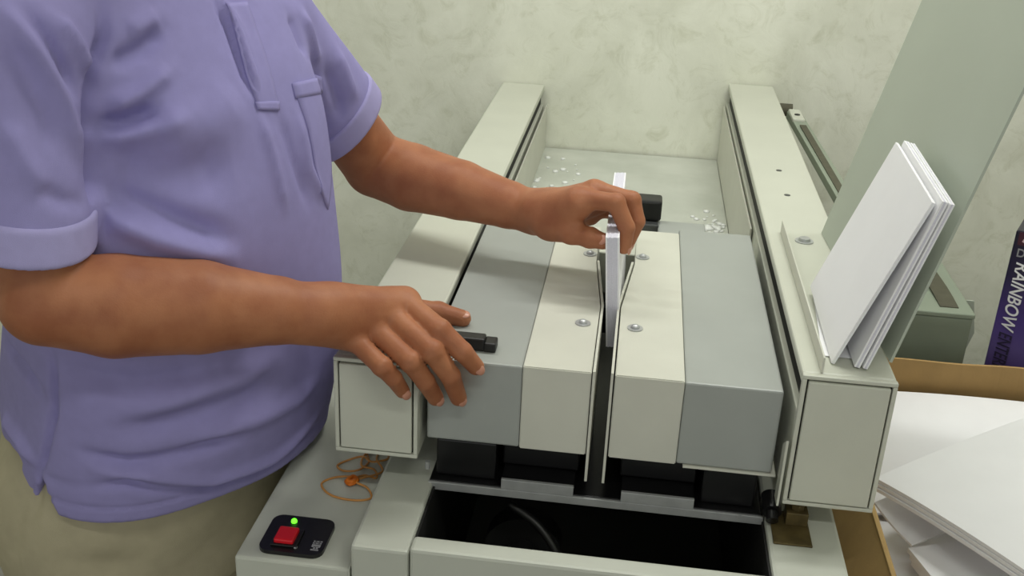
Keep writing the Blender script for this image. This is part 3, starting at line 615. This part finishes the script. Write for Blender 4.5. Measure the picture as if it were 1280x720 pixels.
    add_cone(F,D,NECK-np.array([0,0,.06]),HC-HF*.03,.062,.056,.03)
    R=[HF,LF,HU]
    D=smin(D,ell(x,y,z,HC+HU*.03-HF*.012,(.098,.078,.098),R),.02)
    D=smin(D,ell(x,y,z,HC+HF*.022-HU*.055,(.072,.060,.062),R),.03)
    add_cone(F,D,HC+HF*.086+HU*.020,HC+HF*.102-HU*.022,.008,.014,.014)
    for q_ in (-1,1):
        add_cone(F,D,HC+LF*.076*q_+HU*.02,HC+LF*.080*q_-HU*.022-HF*.004,.012,.009,.008)
        D=np.maximum(D,-(ell(x,y,z,HC+HF*.094+LF*.032*q_+HU*.014,(.016,.017,.009),R)))
    add_cone(F,D,HC+HF*.084+LF*.022-HU*.052,HC+HF*.084-LF*.022-HU*.052,.0075,.0075,.010)
    add_ball(F,D,HC+HF*.072-HU*.098,.020,.02)
    HPC=np.array([-.592,.082,-.25])
    for s in (-1,1):
        hp=HPC+LF*.085*s; kn=np.array([hp[0]+.01,hp[1],-.52]); an=np.array([hp[0]-.01,hp[1],-.86])
        add_chain(F,D,[hp,kn,an],[.075,.052,.036],.03)
    VB,QB=nets(F,D); VB=relax(VB,QB,3)
    V=np.concatenate([VR,VL,VB]); Q=np.concatenate([QR,QL+len(VR),QB+len(VR)+len(VL)])
    body=raw('person',V,Q,M_skin)
    tag(body,'person in lavender polo shirt and khaki trousers pressing a book into the binding machine','person')
    # nails
    def nail(p2,p3,r,dn,wd):
        p2=np.array(p2); p3=np.array(p3); d=p3-p2; d/=np.linalg.norm(d); n=dn-d*(dn@d); n/=np.linalg.norm(n); s=np.cross(d,n)
        c=p3+d*r*.15+n*(r*.80); bm=bmesh.new(); bmesh.ops.create_uvsphere(bm,u_segments=16,v_segments=10,radius=1)
        n2=n*.93+d*.36; n2/=np.linalg.norm(n2); d2=np.cross(n2,s)*-1; d2=d if d2@d<0 else d2
        Mx=Matrix(((d2[0]*.0072,s[0]*wd,n2[0]*.0026,c[0]),(d2[1]*.0072,s[1]*wd,n2[1]*.0026,c[1]),(d2[2]*.0072,s[2]*wd,n2[2]*.0026,c[2]),(0,0,0,1)))
        for v in bm.verts: v.co=Mx@v.co
        obj('fingernail',bm,M_nail,body,True)
    for n in ('index','middle','ring','little'):
        q=RF[n]; a=np.array(q[1])-(np.array(q[0])+np.array(q[3]))/2; nail(q[2],q[3],.0094,a/np.linalg.norm(a),.0058)
        q=LFG[n]; a=np.array(q[1])-(np.array(q[0])+np.array(q[3]))/2; nail(q[2],q[3],.0090,a/np.linalg.norm(a),.0056)
    nail(RF['thumb'][2],RF['thumb'][3],.0096,np.array([.1,-.3,.9]),.0068)
    nail(LFG['thumb'][2],LFG['thumb'][3],.0096,np.array([.05,-.85,.5]),.0068)
    # eyes, brows, hair
    for q_ in (-1,1):
        c=HC+HF*.0745+LF*.032*q_+HU*.014
        bm=bmesh.new(); bmesh.ops.create_uvsphere(bm,u_segments=16,v_segments=10,radius=.0115,matrix=Matrix.Translation(c)); e=obj('eye',bm,M_eye,body,True)
        bm=bmesh.new(); bmesh.ops.create_uvsphere(bm,u_segments=12,v_segments=8,radius=.0058,matrix=Matrix.Translation(c+HF*.0070-HU*.003)); obj('iris',bm,M_hair,e,True)
        bm=bmesh.new(); tube(bm,smoothpath([c-LF*.015+HF*.004,c+HF*.0125+HU*.005,c+LF*.015+HF*.004],6),.0052,8); obj('eyelid',bm,M_skin,body,True)
        bm=bmesh.new(); cB=HC+HF*.089+LF*.032*q_+HU*.033; tube(bm,smoothpath([cB-LF*.016-HF*.004,cB+HU*.002,cB+LF*.016-HF*.004],5),.0032,6); obj('eyebrow',bm,M_hair,body,True)
    bm=bmesh.new(); cM=HC+HF*.0895-HU*.052; tube(bm,smoothpath([cM-LF*.023-HF*.006,cM+HF*.001,cM+LF*.023-HF*.006],6),.0038,8); obj('lips',bm,mat('lips',(140,78,66),.5),body,True)
    Fh=Field(HC-.15,HC+.17,.006); x,y,z=Fh.xyz(); hd=ell(x,y,z,HC+HU*.036-HF*.016,(.104,.085,.102),R)
    pr=lambda A:(x-F32(HC[0]))*F32(A[0])+(y-F32(HC[1]))*F32(A[1])+(z-F32(HC[2]))*F32(A[2]); fr=pr(HF); up=pr(HU); hd=np.maximum(hd,fr*F32(.75)-up*F32(.6)+F32(.004)); hd=np.maximum(hd,-(up+F32(.05)))
    v,q=nets(Fh,hd); raw('hair',relax(v,q,2),q,M_hair,body)
    # ---- trousers and shoes
    F=Field((-.88,-.25,FLOOR+.015),(-.33,.37,-.09),.0048); D=F.new(); x,y,z=F.xyz()
    rows=[(-.36,-.562,.060,.165,.118,.23),(-.24,-.555,.060,.176,.130,.255),(-.09,-.535,.062,.170,.122,.245)]
    D=smin(D,np.maximum(np.maximum(torso_d(x,y,z,0,rows),-(z+F32(.34))),z+F32(.095)),0)
    for s in (-1,1):
        hp=HPC+LF*.080*s-np.array([0,0,.02]); kn=np.array([hp[0]-.005,hp[1],-.54]); an=np.array([hp[0]-.01,hp[1],-.90])
        add_chain(F,D,[hp,kn,an],[.126,.100,.078],.04)
    D=np.maximum(D,-(z-F32(FLOOR+.035)))
    V,Q=nets(F,D); V=relax(V,Q,3); N=vnormals(V,Q)
    S=np.array([-.557,.060,0])-LF*.176+FW*.012
    dn=ridge(V,[(S[0],S[1],-.12),(S[0]+.004,S[1],-.22),(S[0]+.004,S[1],-.30),(S[0]+.01,S[1],-.60)],.007,-.008)
    dn+=ridge(V,[S+FW*.012+np.array([0,0,-.20]),S+FW*.035+np.array([0,0,-.30]),S+FW*.03+np.array([0,0,-.36])],.008,.005)
    rg=np.random.RandomState(5)
    for i in range(10): dn+=.0013*np.sin(V@(rg.normal(size=3)*22)+rg.uniform(0,6))
    for i in range(7):
        a=.3*i; z0=-.24-.05*i; dn+=ridge(V,[S+FW*.02*i+np.array([0,0,z0]),S+FW*(.10+.02*i)+LF*.05+np.array([0,0,z0-.03])],.016,.006*(1 if i%2 else -1))
    tr_=raw('trousers',V+N*dn[:,None],Q,M_khaki,body); tr_['label']='khaki trousers'
    for s in (-1,1):
        hp=HPC+LF*.080*s; a=np.array([hp[0]-.01,hp[1],FLOOR+.045]); Fs=Field(a-np.array([.12,.20,.05]),a+np.array([.26,.20,.08]),.006); Ds=Fs.new()
        add_chain(Fs,Ds,[a-FW*.05,a+FW*.05-np.array([0,0,.004]),a+FW*.16-np.array([0,0,.014])],[.042,.044,.032],.03); xx,yy,zz=Fs.xyz(); Ds=np.maximum(Ds,-(zz-F32(FLOOR+.001)))
        v,q=nets(Fs,Ds); raw('shoe',relax(v,q,2),q,M_shoe,body)
    # ---- polo shirt
    F=Field((-.88,-.27,-.34),(-.28,.42,.47),.0042); x,y,z=F.xyz(); D=shirt_d(x,y,z)
    nk=ell(x,y,z,NECK+np.array([0,0,.05]),(.085,.085,.09)); D=np.maximum(D,-nk)
    V,Q=nets(F,D); V=relax(V,Q,3); N=vnormals(V,Q); dn=np.zeros(len(V))
    for p,wd,h in DATA['FOLDS']: dn+=ridge(V,p,wd*.92,h*1.5)
    # folds stay off the inside of the cloth and off the cuffs
    vx,vy,vz=[V[:,i].astype(F32) for i in range(3)]
    inner=shirt_d(vx,vy,vz,False)<-.0035
    # soft irregular drape
    rg=np.random.RandomState(7)
    for i in range(14):
        k=rg.normal(size=3)*14; dn+=.0011*np.sin(V@k+rg.uniform(0,6))
    # stitched hem line
    bk=np.clip(-((V[:,0]+.528)*FW[0]+(V[:,1]-.062)*FW[1]),0,.25)*.55; hm=np.abs(V[:,2]+bk-(HEM+.022)); dn-=.0022*np.exp(-(hm/.003)**2)
    dn[inner]=0
    for a,b,rs,cut in ((SH_R,SLV_R,RS_R,CUT_R),(SH_L,SLV_L,RS_L,CUT_L)):
        d,pl_=slv(vx,vy,vz,a,b,*rs,cut); m=d<.012; dn[m]*=np.clip((-.036-pl_[m])/.02,0,1)
    V=V+N*dn[:,None]
    sh=raw('polo_shirt',V,Q,M_shirt,body); sh['label']='lavender polo shirt with chest pocket'
    # cuffs: knitted bands round the sleeve ends
    def cuff(a,b,rs,cut,L,lo,hi):
        Fc=Field(lo,hi,.0022); x,y,z=Fc.xyz(); d,pl_=slv(x,y,z,a,b,*rs,cut)
        D=-smin(-np.maximum(d-F32(.0030),-(d+F32(.0065))),-np.maximum(pl_-F32(.005),-(pl_+F32(L))),.006)
        v,q=nets(Fc,D); v=relax(v,q,8)
        return raw('cuff',v,q,M_rib,sh)
    c1=cuff(SH_R,SLV_R,RS_R,CUT_R,.033,SLV_R-.12,SLV_R+.12); c2=cuff(SH_L,SLV_L,RS_L,CUT_L,.030,SLV_L-.11,SLV_L+.11)
    # surface patches (pocket, placket) shrink-wrapped on the shirt
    from mathutils.bvhtree import BVHTree
    bv=BVHTree.FromPolygons([tuple(v) for v in V.tolist()],[tuple(q) for q in Q.tolist()])
    def patch(name,TL,TR,BL,BR,nu,nv,th,m,parent):
        bm=bmesh.new(); G=[]; H=[]
        for j in range(nv+1):
            g=[];h=[]
            for i in range(nu+1):
                u,v=i/nu,j/nv; p=(np.array(TL)*(1-u)+np.array(TR)*u)*(1-v)+(np.array(BL)*(1-u)+np.array(BR)*u)*v
                co,no,_,_=bv.find_nearest(Vector(p)); g.append(bm.verts.new(co+no*th)); h.append(bm.verts.new(co-no*.001))
            G.append(g);H.append(h)
        for A,f in ((G,1),(H,0)):
            for j in range(nv):
                for i in range(nu): bm.faces.new((A[j][i],A[j][i+1],A[j+1][i+1],A[j+1][i]))
        for j in range(nv):
            for i in (0,nu): bm.faces.new((G[j][i],G[j+1][i],H[j+1][i],H[j][i]))
        for i in range(nu):
            for j in (0,nv): bm.faces.new((G[j][i],G[j][i+1],H[j][i+1],H[j][i]))
        o=obj(name,bm,m,parent,True); return o
    P=DATA['PATCH']
    patch('pocket',*P['pocket'],10,18,.0013,M_shirt,sh); patch('pocket_band',*P['band'],10,4,.0021,M_shirt,sh)
    patch('placket',*P['placket'],6,22,.0016,M_shirt,sh); patch('placket_box',*P['pbox'],6,3,.0024,M_shirt,sh)
    # collar
    Fc=Field(NECK-np.array([.13,.13,.07]),NECK+np.array([.13,.13,.09]),.004); x,y,z=Fc.xyz()
    q=[x-F32(NECK[0]),y-F32(NECK[1]),z-F32(NECK[2])]; fwd=q[0]*F32(FW[0])+q[1]*F32(FW[1]); rad=np.sqrt(q[0]**2+q[1]**2); top=q[2]+fwd*F32(.45)
    D=np.maximum(np.abs(rad-F32(.074)+top*F32(.35))-F32(.005),np.abs(top-F32(.012))-F32(.034)); v,qq=nets(Fc,D); raw('collar',relax(v,qq,2),qq,M_rib,sh)
build_person()
